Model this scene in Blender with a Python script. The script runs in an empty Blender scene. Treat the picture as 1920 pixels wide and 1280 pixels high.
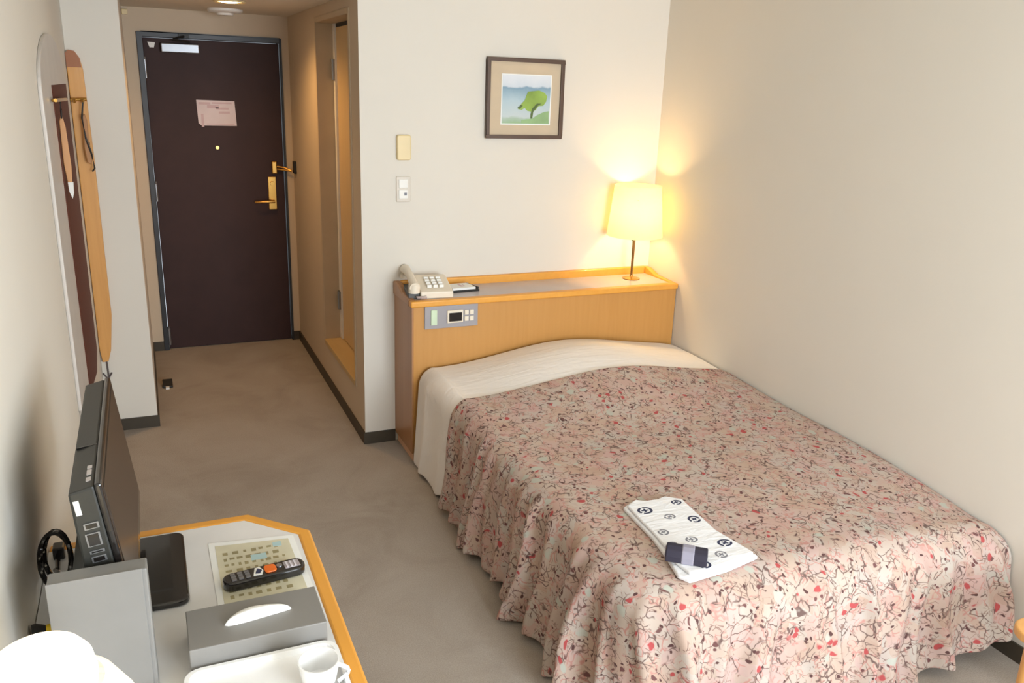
import bpy, bmesh, math, random
from mathutils import Vector, Matrix
from math import sin, cos, pi, exp, radians, sqrt, atan2
random.seed(4)
S = bpy.context.scene
col = S.collection

# ------------------------------------------------------------------ camera
CX, CY, CZ = -0.9215, -3.8681, 1.7784
YAW, PITCH, ROLL, FPX = 0.4188, 0.2983, 0.0367, 1556.4
f = Vector((sin(YAW)*cos(PITCH), cos(YAW)*cos(PITCH), -sin(PITCH)))
r0 = Vector((cos(YAW), -sin(YAW), 0)); u0 = r0.cross(f)
rr = r0*cos(ROLL) + u0*sin(ROLL); uu = -r0*sin(ROLL) + u0*cos(ROLL)
cd = bpy.data.cameras.new('camera'); cam = bpy.data.objects.new('camera', cd); col.objects.link(cam)
M = Matrix((rr, uu, -f)).transposed().to_4x4(); M.translation = (CX, CY, CZ)
cam.matrix_world = M
cd.sensor_fit = 'HORIZONTAL'; cd.sensor_width = 36.0; cd.lens = FPX*36/1920
cd.clip_start = 0.02
S.camera = cam

# ------------------------------------------------------------------ world, daylight, exposure
S.view_settings.view_transform = 'Standard'; S.view_settings.look = 'None'
S.view_settings.gamma = 1.0; S.view_settings.use_curve_mapping = False
S.view_settings.exposure = 0.44
W_ = bpy.data.worlds.new('world'); S.world = W_; W_.use_nodes = True
bg = W_.node_tree.nodes['Background']; bg.inputs[0].default_value = (.82, .91, 1, 1); bg.inputs[1].default_value = 1.0

def lamp(name, typ, loc, energy, color, **k):
    d = bpy.data.lights.new(name, typ); d.energy = energy; d.color = color
    for a, b in k.items(): setattr(d, a, b)
    o = bpy.data.objects.new(name, d); o.location = loc; col.objects.link(o); return o
# daylight entering through the window behind the camera
day = lamp('window_daylight', 'AREA', (.62, -5.34, 1.42), 128, (.81, .905, 1.0), shape='RECTANGLE', size=1.5, size_y=1.65)
day.rotation_euler = (radians(90), 0, 0)

# ------------------------------------------------------------------ materials
def lin(c):
    return tuple(((v/255)/12.92 if v/255 <= .04045 else ((v/255+.055)/1.055)**2.4) for v in c)
def RGBA(c): return (*c, 1)
class NT:
    def __init__(s, name):
        s.m = bpy.data.materials.new(name); s.m.use_nodes = True
        s.n = s.m.node_tree.nodes; s.l = s.m.node_tree.links
        s.b = s.n['Principled BSDF']; s.out = s.n['Material Output']
    def add(s, t, **k):
        o = s.n.new(t)
        for a, v in k.items():
            if a.startswith('i_'): o.inputs[a[2:].replace('_', ' ')].default_value = v
            else: setattr(o, a, v)
        return o
    def link(s, a, b): s.l.new(a, b)
    def coord(s): return s.add('ShaderNodeTexCoord').outputs['Object']
    def ramp(s, fac, stops):
        r = s.add('ShaderNodeValToRGB'); e = r.color_ramp.elements
        while len(e) < len(stops): e.new(.5)
        for i, (p, c) in enumerate(stops): e[i].position = p; e[i].color = RGBA(c) if len(c) == 3 else c
        s.link(fac, r.inputs[0]); return r.outputs[0]
    def mix(s, fac, a, b):
        m = s.add('ShaderNodeMix', data_type='RGBA')
        for sock, v in ((m.inputs[0], fac), (m.inputs[6], a), (m.inputs[7], b)):
            if isinstance(v, (int, float)): sock.default_value = v
            elif isinstance(v, tuple): sock.default_value = RGBA(v)
            else: s.link(v, sock)
        return m.outputs[2]
    def bump(s, h, strength=.2, dist=.002):
        b = s.add('ShaderNodeBump', i_Strength=strength, i_Distance=dist)
        s.link(h, b.inputs['Height']); s.link(b.outputs[0], s.b.inputs['Normal'])
def plain(name, c, rough=.5, metal=0, spec=.5, coat=0, noise=.04):
    t = NT(name); t.b.inputs['Roughness'].default_value = rough; t.b.inputs['Metallic'].default_value = metal
    t.b.inputs['Specular IOR Level'].default_value = spec; t.b.inputs['Coat Weight'].default_value = coat
    n = t.add('ShaderNodeTexNoise', i_Scale=9.0, i_Detail=3.0); t.link(t.coord(), n.inputs['Vector'])
    a = tuple(max(0, v*(1-noise)) for v in c); b = tuple(v*(1+noise) for v in c)
    t.link(t.ramp(n.outputs[0], [(.3, a), (.7, b)]), t.b.inputs['Base Color'])
    return t.m
def wallpaper(name, c):
    t = NT(name); co = t.coord(); t.b.inputs['Roughness'].default_value = .85
    n = t.add('ShaderNodeTexNoise', i_Scale=1.6, i_Detail=4.0); t.link(co, n.inputs['Vector'])
    t.link(t.ramp(n.outputs[0], [(.3, tuple(v*.97 for v in c)), (.7, c)]), t.b.inputs['Base Color'])
    n2 = t.add('ShaderNodeTexNoise', i_Scale=220.0, i_Detail=2.0); t.link(co, n2.inputs['Vector'])
    t.bump(n2.outputs[0], .12, .001); return t.m
def wood(name, c1, c2, scale=(1, 1, .06), rough=.42, freq=55, coat=.15):
    t = NT(name); co = t.coord(); mp = t.add('ShaderNodeMapping', i_Scale=scale); t.link(co, mp.inputs[0])
    n = t.add('ShaderNodeTexNoise', i_Scale=float(freq), i_Detail=5.0, i_Distortion=.4); t.link(mp.outputs[0], n.inputs['Vector'])
    n2 = t.add('ShaderNodeTexNoise', i_Scale=3.0); t.link(mp.outputs[0], n2.inputs['Vector'])
    c = t.mix(n2.outputs[0], t.ramp(n.outputs[0], [(.3, c1), (.7, c2)]), c2)
    t.link(c, t.b.inputs['Base Color']); t.b.inputs['Roughness'].default_value = rough
    t.b.inputs['Coat Weight'].default_value = coat; return t.m
def carpet():
    t = NT('grey_carpet'); co = t.coord(); t.b.inputs['Roughness'].default_value = .95; t.b.inputs['Specular IOR Level'].default_value = .15
    n = t.add('ShaderNodeTexNoise', i_Scale=2.4, i_Detail=6.0, i_Roughness=.6, i_Distortion=.8); t.link(co, n.inputs['Vector'])
    n2 = t.add('ShaderNodeTexNoise', i_Scale=260.0, i_Detail=2.0); t.link(co, n2.inputs['Vector'])
    base = t.ramp(n.outputs[0], [(.30, lin((162, 150, 138))), (.5, lin((174, 163, 151))), (.72, lin((181, 171, 160)))])
    fine = t.ramp(n2.outputs[0], [(.3, (.82, .82, .82)), (.7, (1.05, 1.05, 1.05))])
    m = t.add('ShaderNodeMix', data_type='RGBA', blend_type='MULTIPLY'); m.inputs[0].default_value = 1
    t.link(base, m.inputs[6]); t.link(fine, m.inputs[7]); t.link(m.outputs[2], t.b.inputs['Base Color'])
    t.bump(n2.outputs[0], .4, .003); return t.m
def floral():
    t = NT('floral_bedspread'); co = t.coord(); t.b.inputs['Roughness'].default_value = .8; t.b.inputs['Specular IOR Level'].default_value = .25
    dn = t.add('ShaderNodeTexNoise', i_Scale=14.0, i_Detail=2.0); t.link(co, dn.inputs['Vector'])
    va = t.add('ShaderNodeVectorMath', operation='MULTIPLY_ADD'); t.link(dn.outputs['Color'], va.inputs[0])
    va.inputs[1].default_value = (.075, .075, .075); t.link(co, va.inputs[2]); P = va.outputs[0]
    big = t.add('ShaderNodeTexNoise', i_Scale=7.0, i_Detail=2.0); t.link(co, big.inputs['Vector'])
    base = t.ramp(big.outputs[0], [(.36, lin((190, 164, 145))), (.47, lin((196, 174, 158))), (.56, lin((190, 178, 166))), (.68, lin((196, 168, 158)))])
    # leaf shaped patches
    v1 = t.add('ShaderNodeTexVoronoi', i_Scale=19.0); t.link(P, v1.inputs['Vector'])
    sep = t.add('ShaderNodeSeparateColor'); t.link(v1.outputs['Color'], sep.inputs[0])
    patch = t.ramp(sep.outputs[0], [(.0, lin((182, 150, 134))), (.35, lin((196, 174, 160))), (.62, lin((188, 182, 174))), (.85, lin((196, 160, 154)))])
    c = t.mix(.55, base, patch)
    # tangle of fine dark stems
    def lines(scale, w0, w1, dark, breakup, seed):
        nonlocal c
        mp = t.add('ShaderNodeMapping', i_Location=(seed, seed*.7, seed*.3)); t.link(P, mp.inputs[0])
        v = t.add('ShaderNodeTexVoronoi', feature='DISTANCE_TO_EDGE', i_Scale=scale); t.link(mp.outputs[0], v.inputs['Vector'])
        ln = t.ramp(v.outputs['Distance'], [(w0, (1, 1, 1)), (w1, (0, 0, 0))])
        bn = t.add('ShaderNodeTexNoise', i_Scale=scale*.75, i_Detail=1.0); t.link(mp.outputs[0], bn.inputs['Vector'])
        br = t.ramp(bn.outputs[0], [(breakup, (0, 0, 0)), (breakup+.06, (1, 1, 1))])
        mm = t.add('ShaderNodeMath', operation='MULTIPLY'); t.link(ln, mm.inputs[0]); t.link(br, mm.inputs[1])
        c = t.mix(mm.outputs[0], c, dark)
    lines(36.0, .02, .085, lin((190, 140, 130)), .50, 3.1)
    lines(28.0, .018, .062, lin((112, 90, 84)), .49, .0)
    lines(52.0, .012, .07, lin((140, 112, 102)), .52, 7.7)
    # small buds: dark brown and red dots
    for sc, rad, colr, keep, sd in ((46.0, .22, lin((92, 64, 62)), .66, 1.3), (23.0, .20, lin((178, 80, 80)), .78, 5.2), (15.0, .22, lin((184, 184, 172)), .74, 9.4), (33.0, .20, lin((112, 76, 74)), .72, 2.9)):
        mp = t.add('ShaderNodeMapping', i_Location=(sd, sd, sd)); t.link(P, mp.inputs[0])
        v = t.add('ShaderNodeTexVoronoi', i_Scale=sc); t.link(mp.outputs[0], v.inputs['Vector'])
        sp = t.add('ShaderNodeSeparateColor'); t.link(v.outputs['Color'], sp.inputs[0])
        a = t.ramp(v.outputs['Distance'], [(rad, (1, 1, 1)), (rad+.06, (0, 0, 0))])
        b = t.ramp(sp.outputs[1], [(keep, (0, 0, 0)), (keep+.02, (1, 1, 1))])
        mm = t.add('ShaderNodeMath', operation='MULTIPLY'); t.link(a, mm.inputs[0]); t.link(b, mm.inputs[1])
        c = t.mix(mm.outputs[0], c, colr)
    t.link(c, t.b.inputs['Base Color'])
    n3 = t.add('ShaderNodeTexNoise', i_Scale=60.0, i_Detail=3.0); t.link(co, n3.inputs['Vector'])
    t.bump(n3.outputs[0], .15, .002); return t.m
def linen(name, c, sc=16.0):
    t = NT(name); co = t.coord(); t.b.inputs['Roughness'].default_value = .85
    t.b.inputs['Base Color'].default_value = RGBA(c)
    n = t.add('ShaderNodeTexNoise', i_Scale=sc, i_Detail=4.0, i_Distortion=1.0)
    mp = t.add('ShaderNodeMapping', i_Scale=(.35, 1.4, 1)); t.link(co, mp.inputs[0]); t.link(mp.outputs[0], n.inputs['Vector'])
    t.bump(n.outputs[0], .35, .012); return t.m
def shade(name, c, trans=.6, em=0):
    t = NT(name); t.n.remove(t.b)
    d = t.add('ShaderNodeBsdfDiffuse'); d.inputs[0].default_value = RGBA(c)
    tr = t.add('ShaderNodeBsdfTranslucent'); tr.inputs[0].default_value = RGBA(c)
    n = t.add('ShaderNodeTexNoise', i_Scale=60.0); t.link(t.coord(), n.inputs['Vector'])
    cc = t.ramp(n.outputs[0], [(.3, tuple(v*.96 for v in c)), (.7, c)])
    t.link(cc, d.inputs[0]); t.link(cc, tr.inputs[0])
    mx = t.add('ShaderNodeMixShader'); mx.inputs[0].default_value = trans
    t.link(d.outputs[0], mx.inputs[1]); t.link(tr.outputs[0], mx.inputs[2]); last = mx.outputs[0]
    if em:
        e = t.add('ShaderNodeEmission'); e.inputs[0].default_value = RGBA(c); e.inputs[1].default_value = em
        a = t.add('ShaderNodeAddShader'); t.link(last, a.inputs[0]); t.link(e.outputs[0], a.inputs[1]); last = a.outputs[0]
    t.link(last, t.out.inputs[0]); return t.m
def emit(name, c, s):
    t = NT(name); t.b.inputs['Base Color'].default_value = RGBA(c)
    t.b.inputs['Emission Color'].default_value = RGBA(c); t.b.inputs['Emission Strength'].default_value = s; return t.m

WALL = wallpaper('cream_wallpaper', lin((226, 219, 207)))
ENTRY_DIM = wallpaper('dimmed_entry_wallpaper', lin((208, 190, 166)))  # same paper as the room, tanned to paint in the dimmer corridor light
CEIL = wallpaper('ceiling_paper', lin((228, 220, 204)))
CARPET = carpet()
BASEB = plain('dark_vinyl_skirting', lin((66, 58, 46)), .5)
WOOD = wood('honey_wood', lin((190, 134, 66)), lin((199, 144, 76)))
WOODSIDE = wood('headboard_side_wood', lin((160, 112, 72)), lin((176, 126, 82)), (30, 30, .3), freq=2.0)
EDGE = wood('orange_edge_wood', lin((222, 150, 52)), lin((232, 164, 66)), (1, .06, 1), freq=40)
PLANK = wood('hook_board_wood', lin((205, 146, 78)), lin((220, 162, 92)))
LAMIN = plain('grey_laminate', lin((226, 225, 224)), .35)
HLAM = plain('headboard_laminate', lin((190, 183, 186)), .3)
FLORAL = floral()
SHEET = linen('white_sheet', lin((248, 244, 240)))
WHITE = plain('white_plastic', lin((236, 233, 226)), .4)
CREAM = plain('cream_plastic', lin((234, 222, 202)), .4)
IVORY = plain('yellowed_plastic', lin((230, 208, 158)), .4)
DOOR = plain('dark_brown_steel', lin((60, 40, 38)), .6, spec=.3, noise=.08)
DFRAME = plain('blue_grey_steel', lin((50, 53, 58)), .4)
STEEL = plain('brushed_steel', lin((150, 152, 156)), .35, .8)
BRASS = plain('brass', lin((206, 160, 84)), .28, .9)
BLACK = plain('gloss_black', lin((26, 23, 22)), .16, coat=.4)
MATT = plain('matt_black', lin((30, 29, 27)), .5)
TVCASE = plain('charcoal_tv_case', lin((44, 44, 40)), .42)
SCREEN = plain('tv_screen_glass', lin((66, 54, 44)), .3)
GREYBOX = plain('grey_card', lin((130, 128, 125)), .45)
TISSUEBOX = plain('grey_tissue_box', lin((132, 129, 125)), .5)
PAPER = plain('white_paper', lin((240, 240, 236)), .8)
PINK = plain('pink_paper', lin((228, 214, 216)), .7)
PINKINK = plain('pink_ink', lin((214, 188, 192)), .7)
TANJAMB = plain('tan_door_jamb', lin((196, 176, 148)), .5)
TANDOOR = wood('tan_bath_door', lin((206, 176, 128)), lin((214, 184, 136)), rough=.5)
GLASSW = plain('glazed_porcelain', lin((244, 244, 244)), .15)
TRAYW = plain('white_tray', lin((242, 242, 242)), .3)
NAVY = plain('navy_ink', lin((52, 56, 84)), .8)
GREYINK = plain('grey_ink', lin((132, 132, 140)), .8)
OBI = plain('navy_obi_cloth', lin((48, 44, 58)), .85)
OBI2 = plain('grey_lilac_cloth', lin((150, 146, 160)), .85)
YUK = linen('yukata_cotton', lin((240, 240, 242)), 30.0)
YELLOW = plain('yellow_plastic', lin((240, 205, 40)), .4)
ORANGE = plain('orange_button', lin((232, 110, 30)), .4)
BROWNREFL = plain('brown_mirror_reflection', lin((96, 52, 40)), .55, spec=.12)  # flat brown painted in for what the mirror reflects
MAUVE = plain('pale_mauve_glass', lin((206, 198, 190)), .35)
PALEGR = plain('pale_green_switch', lin((205, 222, 190)), .4)
PANELG = plain('grey_control_panel', lin((160, 155, 158)), .4)
SHADE = shade('warm_lamp_shade', (.99, .90, .50), .48)
OPAL = shade('opal_shade', (.97, .95, .9), .5)
BULB = emit('warm_bulb', (1, .72, .36), 14)
DOWNL = emit('downlight_lens', (1, .72, .36), 9)
PEACH = plain('pale_wood_plinth', lin((226, 178, 140)), .5)

# ------------------------------------------------------------------ mesh helpers
class MB:
    def __init__(s): s.v = []; s.f = []; s.sm = []
    def add(s, vs, fs, smooth=False):
        o = len(s.v); s.v += [tuple(p) for p in vs]; s.f += [tuple(i+o for i in q) for q in fs]; s.sm += [smooth]*len(fs); return s
    def box(s, x0, x1, y0, y1, z0, z1, M=None):
        vs = [Vector((x, y, z)) for z in (z0, z1) for y in (y0, y1) for x in (x0, x1)]
        if M: vs = [M @ p for p in vs]
        return s.add(vs, [(0, 2, 3, 1), (4, 5, 7, 6), (0, 1, 5, 4), (2, 6, 7, 3), (0, 4, 6, 2), (1, 3, 7, 5)])
    def prism(s, pts, a, b, axis='z', M=None):
        n = len(pts)
        def P(p, h):
            q = {'z': (p[0], p[1], h), 'y': (p[0], h, p[1]), 'x': (h, p[0], p[1])}[axis]
            q = Vector(q); return M @ q if M else q
        vs = [P(p, a) for p in pts] + [P(p, b) for p in pts]
        fs = [tuple(range(n-1, -1, -1)), tuple(range(n, 2*n))] + [(i, (i+1) % n, n+(i+1) % n, n+i) for i in range(n)]
        return s.add(vs, fs)
    def lathe(s, prof, c=(0, 0, 0), n=32, M=None, close=True):
        vs = []; fs = []
        for r, z in prof:
            for k in range(n):
                p = Vector((r*cos(2*pi*k/n), r*sin(2*pi*k/n), z))
                if M: p = M @ p
                vs.append(p + Vector(c))
        m = len(prof)
        for i in range(m-1):
            for k in range(n): fs.append((i*n+k, i*n+(k+1) % n, (i+1)*n+(k+1) % n, (i+1)*n+k))
        s.add(vs, fs, True)
        return s
    def disc(s, r, c, n=32, M=None):
        vs = [(M @ Vector((r*cos(2*pi*k/n), r*sin(2*pi*k/n), 0)) if M else Vector((r*cos(2*pi*k/n), r*sin(2*pi*k/n), 0))) + Vector(c) for k in range(n)]
        return s.add(vs, [tuple(range(n))])
    def tube(s, pts, r, n=8):
        pts = [Vector(p) for p in pts]; rs = r if isinstance(r, (list, tuple)) else [r]*len(pts); rings = []
        for i, p in enumerate(pts):
            t = (pts[min(i+1, len(pts)-1)] - pts[max(i-1, 0)]).normalized()
            a = t.cross(Vector((0, 0, 1)))
            if a.length < .05: a = t.cross(Vector((0, 1, 0)))
            a.normalize(); b = t.cross(a)
            rings.append([p + (a*cos(2*pi*k/n) + b*sin(2*pi*k/n))*rs[i] for k in range(n)])
        vs = [q for g in rings for q in g]
        fs = [(i*n+k, i*n+(k+1) % n, (i+1)*n+(k+1) % n, (i+1)*n+k) for i in range(len(pts)-1) for k in range(n)]
        s.add(vs, fs, True); s.add(rings[0], [tuple(range(n))]); s.add(rings[-1], [tuple(range(n))]); return s
    def build(s, name, m, parent=None, bevel=0, seg=2, sub=0, smooth=False):
        me = bpy.data.meshes.new(name); me.from_pydata(s.v, [], s.f); me.update()
        bm = bmesh.new(); bm.from_mesh(me); bmesh.ops.remove_doubles(bm, verts=bm.verts, dist=1e-6)
        bmesh.ops.recalc_face_normals(bm, faces=bm.faces); bm.to_mesh(me); bm.free()
        o = bpy.data.objects.new(name, me); col.objects.link(o); me.materials.append(m)
        sm = smooth or any(s.sm)
        for p in me.polygons: p.use_smooth = sm
        if sm:
            me.set_sharp_from_angle(angle=radians(42))
        if bevel:
            b = o.modifiers.new('bevel', 'BEVEL'); b.width = bevel; b.segments = seg; b.limit_method = 'ANGLE'; b.harden_normals = False
        if sub:
            b = o.modifiers.new('sub', 'SUBSURF'); b.levels = sub; b.render_levels = sub
        if parent is not None:
            o.parent = parent; o.matrix_parent_inverse = Matrix.Translation(-Vector(parent.location)) if not any(parent.rotation_euler) else Matrix.Identity(4)
        return o
def tag(o, label, cat, group=None):
    o['label'] = label; o['category'] = cat
    if group: o['group'] = group
    return o
def thing(name, label, cat, loc, group=None):
    o = bpy.data.objects.new(name, None); o.empty_display_size = .05; o.location = loc; col.objects.link(o)
    return tag(o, label, cat, group)
def struct(name, mb, m, parent=None, **k):
    o = mb.build(name, m, parent, **k)
    if parent is None: o['kind'] = 'structure'
    return o
def sempty(name, loc):
    o = bpy.data.objects.new(name, None); o.empty_display_size = .05; o.location = loc; col.objects.link(o); o['kind'] = 'structure'; return o
def rrect(x0, x1, y0, y1, r, n=5):
    pts = []
    for cx, cy, a0 in ((x1-r, y0+r, -90), (x1-r, y1-r, 0), (x0+r, y1-r, 90), (x0+r, y0+r, 180)):
        for k in range(n+1):
            a = radians(a0 + 90*k/n); pts.append((cx + r*cos(a), cy + r*sin(a)))
    return pts

# ------------------------------------------------------------------ the room
XL, XC, XW = -1.205, -0.967, 1.615       # left wall, corridor left wall, right wall
YC, YD, YB = 0.573, 1.915, -5.25         # column face, door wall, back wall
ZC, ZR = 2.15, 2.42                      # corridor ceiling, room ceiling
T = .12
struct('floor', MB().box(XL-T, XW+T, YB-T, YD+T, -.1, 0), CARPET)
struct('ceiling', MB().box(XL-T, XW+T, YB-T, .0, ZR, ZR+.1), CEIL)
struct('ceiling_entry', MB().box(XC, 0, .0, YD, ZC, ZR+.1).box(XL, XC, 0, YC, ZR, ZR+.1), CEIL)
struct('wall_left', MB().box(XL-T, XL, YB, YD+T, 0, ZR), WALL)
struct('wall_entry_left', MB().box(XL, XC, YC, YD, 0, ZR), WALL, bevel=.004)
struct('wall_right', MB().box(XW, XW+T, YB, T, 0, ZR), WALL)
# wall behind the bed
struct('wall_head', MB().box(.14, XW, 0, T, 0, ZR).box(0, .14, 0, .004, 0, ZR), WALL)
# bathroom side of the entry corridor, with its raised doorway
OY0, OY1, OZ0, OZ1 = .175, .985, .262, 2.085
struct('wall_entry_right', MB().box(0, .14, .004, OY0, 0, ZR).box(0, .14, OY1, YD, 0, ZR).box(0, .14, OY0, OY1, 0, OZ0).box(0, .14, OY0, OY1, OZ1, ZR), ENTRY_DIM)
DX0, DX1, DH = -.868, -.058, 1.985        # entrance door opening
struct('wall_entry_end', MB().box(XL, DX0-.03, YD, YD+T, 0, ZR).box(DX1+.012, .14, YD, YD+T, 0, ZR).box(DX0-.03, DX1+.012, YD, YD+T, DH+.03, ZR), ENTRY_DIM)
# window wall behind the camera
WX0, WX1, WZ0, WZ1 = -.13, 1.37, .60, 2.25
struct('wall_back', MB().box(XL-T, WX0, YB-T, YB, 0, ZR).box(WX1, XW+T, YB-T, YB, 0, ZR).box(WX0, WX1, YB-T, YB, 0, WZ0).box(WX0, WX1, YB-T, YB, WZ1, ZR), WALL)
w1 = sempty('window_1', ((WX0+WX1)/2, YB-.06, WZ0))
fr = MB()
for a, b in ((WX0, WX0+.04), (WX1-.04, WX1), (.60, .64)): fr.box(a, b, YB-.08, YB-.04, WZ0, WZ1)
fr.box(WX0, WX1, YB-.08, YB-.04, WZ0, WZ0+.04).box(WX0, WX1, YB-.08, YB-.04, WZ1-.04, WZ1)
fr.build('window_frame', STEEL, w1)
# skirting
BH = .062
struct('baseboard_head', MB().box(-.008, .156, -.008, 0, 0, BH), BASEB)
struct('baseboard_entry_right', MB().box(-.008, 0, 0, YD, 0, BH), BASEB)
struct('baseboard_right', MB().box(XW-.008, XW, YB, -.3, 0, BH), BASEB)
struct('baseboard_column', MB().box(XL, XC+.008, YC-.008, YC, 0, BH).box(XC, XC+.008, YC, YD, 0, BH), BASEB)
struct('baseboard_end', MB().box(XC+.008, DX0-.03, YD-.008, YD, 0, BH).box(DX1+.012, -.008, YD-.008, YD, 0, BH), BASEB)
struct('baseboard_left', MB().box(XL, XL+.008, YB, YC-.008, 0, BH), BASEB)

# ---- entrance door
d1 = sempty('door_1', ((DX0+DX1)/2, YD, 0))
MB().box(DX0-.03, DX0, YD-.012, YD+T, 0, DH+.03).box(DX1, DX1+.012, YD-.012, YD+T, 0, DH+.03).box(DX0, DX1, YD-.012, YD+T, DH, DH+.03).build('door_frame', DFRAME, d1, bevel=.003)
leaf = MB().box(DX0+.003, DX1-.003, YD+.02, YD+.06, .004, DH-.003).build('door_leaf', DOOR, d1, bevel=.003)
cl = MB().box(-.765, -.545, YD-.03, YD+.02, 1.90, 1.955).build('door_closer', STEEL, d1, bevel=.006)
MB().tube([(-.60, YD-.02, 1.965), (-.70, YD-.075, 1.975), (-.63, YD-.02, DH+.012)], .008).box(-.66, -.60, YD-.025, YD-.012, DH+.004, DH+.028).build('closer_arm', MATT, cl)
MB().prism([(-.838, 1.958), (-.795, 1.956), (-.803, 1.926), (-.828, 1.926)], YD+.008, YD+.02, 'y').build('bracket', WHITE, d1)
for hz in (1.80, 1.05, .09):
    h = MB()
    h.tube([(DX0+.006, YD+.004, hz-.055), (DX0+.006, YD+.004, hz+.055)], .011, 10)
    h.tube([(DX0+.006, YD+.004, hz+.055), (DX0+.006, YD+.004, hz+.07)], .007, 8)
    h.build('hinge', STEEL, d1)
MB().lathe([(.0, .012), (.011, .012), (.014, 0)], (-.475, YD+.02, 1.331), 16, Matrix.Rotation(radians(90), 3, 'X')).build('peephole', BRASS, d1)
pl_ = MB().box(-.17, -.118, YD+.006, YD+.02, .925, 1.143).build('lock_plate', BRASS, d1, bevel=.003)
lv = MB(); lv.tube([(-.145, YD+.01, .985), (-.145, YD-.045, .985)], .011, 12)
lv.tube([(-.138, YD-.045, .985), (-.18, YD-.048, .985), (-.24, YD-.045, .983), (-.262, YD-.03, .982)], [.011, .011, .009, .008], 12)
lv.build('lever_handle', BRASS, pl_)
MB().lathe([(0, .014), (.012, .014), (.014, 0)], (-.145, YD+.006, 1.10), 14, Matrix.Rotation(radians(90), 3, 'X')).build('thumb_turn', BRASS, pl_)
g = MB().box(-.142, -.108, YD-.012, YD+.02, 1.165, 1.245).build('door_guard', BRASS, d1, bevel=.006)
MB().tube([(-.108, YD-.005, 1.212), (-.06, YD-.03, 1.205), (-.02, YD-.05, 1.185)], .006).tube([(-.108, YD-.005, 1.195), (-.06, YD-.03, 1.19), (-.02, YD-.05, 1.185)], .006).build('swing_bar', BRASS, g)
MB().box(-.018, 0, YD-.13, YD-.075, 1.175, 1.255).build('guard_catch', MATT, d1, bevel=.005)

# ---- bathroom doorway
d2 = sempty('door_2', (0, (OY0+OY1)/2, OZ0))
j = MB(); jw = .016
j.box(-.006, .13, OY1-jw, OY1+.012, OZ0-.012, OZ1+.012).box(-.006, .13, OY0-.012, OY0+jw, OZ0-.012, OZ1+.012)
j.box(-.006, .13, OY0+jw, OY1-jw, OZ1-jw, OZ1+.012)
j.build('door_jamb', TANJAMB, d2, bevel=.004)
MB().box(-.008, .13, OY0+jw, OY1-jw, OZ0-.012, OZ0+.018).build('door_sill', wood('sill_wood', lin((196, 164, 112)), lin((206, 176, 122)), (1, .08, 1)), d2, bevel=.003)
l2 = MB().box(.098, .13, OY0+jw+.003, OY1-jw-.045, OZ0+.024, OZ1-jw-.02).build('door_leaf', TANDOOR, d2, bevel=.003)
MB().box(.088, .125, OY1-jw-.043, OY1-jw, OZ0+.02, OZ1-jw).build('door_stop_strip', WHITE, d2)
MB().box(.098, .118, OY0+jw, OY1-jw-.045, OZ1-jw-.02, OZ1-jw).build('door_header', MATT, d2)
for hz in (1.83, .52):
    MB().box(.080, .094, OY1-jw-.040, OY1-jw-.002, hz-.055, hz+.055).tube([(.08, OY1-jw-.022, hz-.055), (.08, OY1-jw-.022, hz+.055)], .008, 10).build('hinge', STEEL, d2)

# ---- downlight, detector and box above the entrance
t = thing('downlight', 'round warm recessed downlight glowing in the corridor ceiling before the entrance door', 'ceiling light', (-.44, .98, ZC))
MB().lathe([(.062, 0), (.080, -.001), (.082, -.006), (.076, -.010), (.062, -.006), (.062, 0)], (-.44, .98, ZC), 40).build('trim_ring', IVORY, t)
MB().lathe([(0, -.012), (.03, -.011), (.05, -.007), (.062, -.002)], (-.44, .98, ZC), 32).build('lens', DOWNL, t)
lamp('downlight_beam', 'SPOT', (-.44, .98, ZC-.03), 20, (1, .56, .20), spot_size=radians(150), spot_blend=.8, shadow_soft_size=.05)
t = thing('smoke_detector', 'low round pale detector on the corridor ceiling close to the entrance door', 'detector', (-.405, 1.62, ZC))
MB().lathe([(.10, 0), (.10, -.012), (.09, -.02), (.05, -.022)], (-.405, 1.62, ZC), 36).build('base', WHITE, t)
MB().lathe([(.05, -.022), (.045, -.034), (0, -.036)], (-.405, 1.62, ZC), 28).build('cap', WHITE, t)
t = thing('wall_box', 'small cream plastic box high on the wall above the entrance door', 'wall box', (-.95, YD, 2.105))
MB().box(-.967+.002, -.933, YD-.022, YD, 2.104, 2.134).build('cover', IVORY, t, bevel=.003)
# paper notice on the door
t = thing('door_notice', 'pale pink evacuation notice stuck on the dark entrance door', 'notice', (-.468, YD+.02, 1.47))
MB().prism([(-.583, 1.626), (-.352, 1.622), (-.346, 1.468), (-.56, 1.468), (-.578, 1.482)], YD+.017, YD+.0195, 'y').build('sheet', PINK, t)
nb = MB()
for (a, b, z, h) in ((-.57, -.50, 1.605, .014), (-.49, -.37, 1.608, .01), (-.47, -.39, 1.575, .012), (-.45, -.385, 1.55, .014), (-.56, -.545, 1.50, .08), (-.53, -.36, 1.478, .005), (-.52, -.45, 1.585, .02)):
    nb.box(a, b, YD+.0162, YD+.0172, z-h/2, z+h/2)
nb.build('faded_print', PINKINK, t)
# door stopper on the carpet
t = thing('door_stopper', 'small black door stopper on the carpet near the entrance', 'door stopper', (-.905, 1.19, 0))
MB().prism([(1.15, 0), (1.22, 0), (1.22, .035), (1.15, .012)], -.93, -.875, 'x').build('wedge', MATT, t, bevel=.003)
MB().box(-.915, -.895, 1.128, 1.15, 0, .012).build('tip', WHITE, t)

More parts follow.
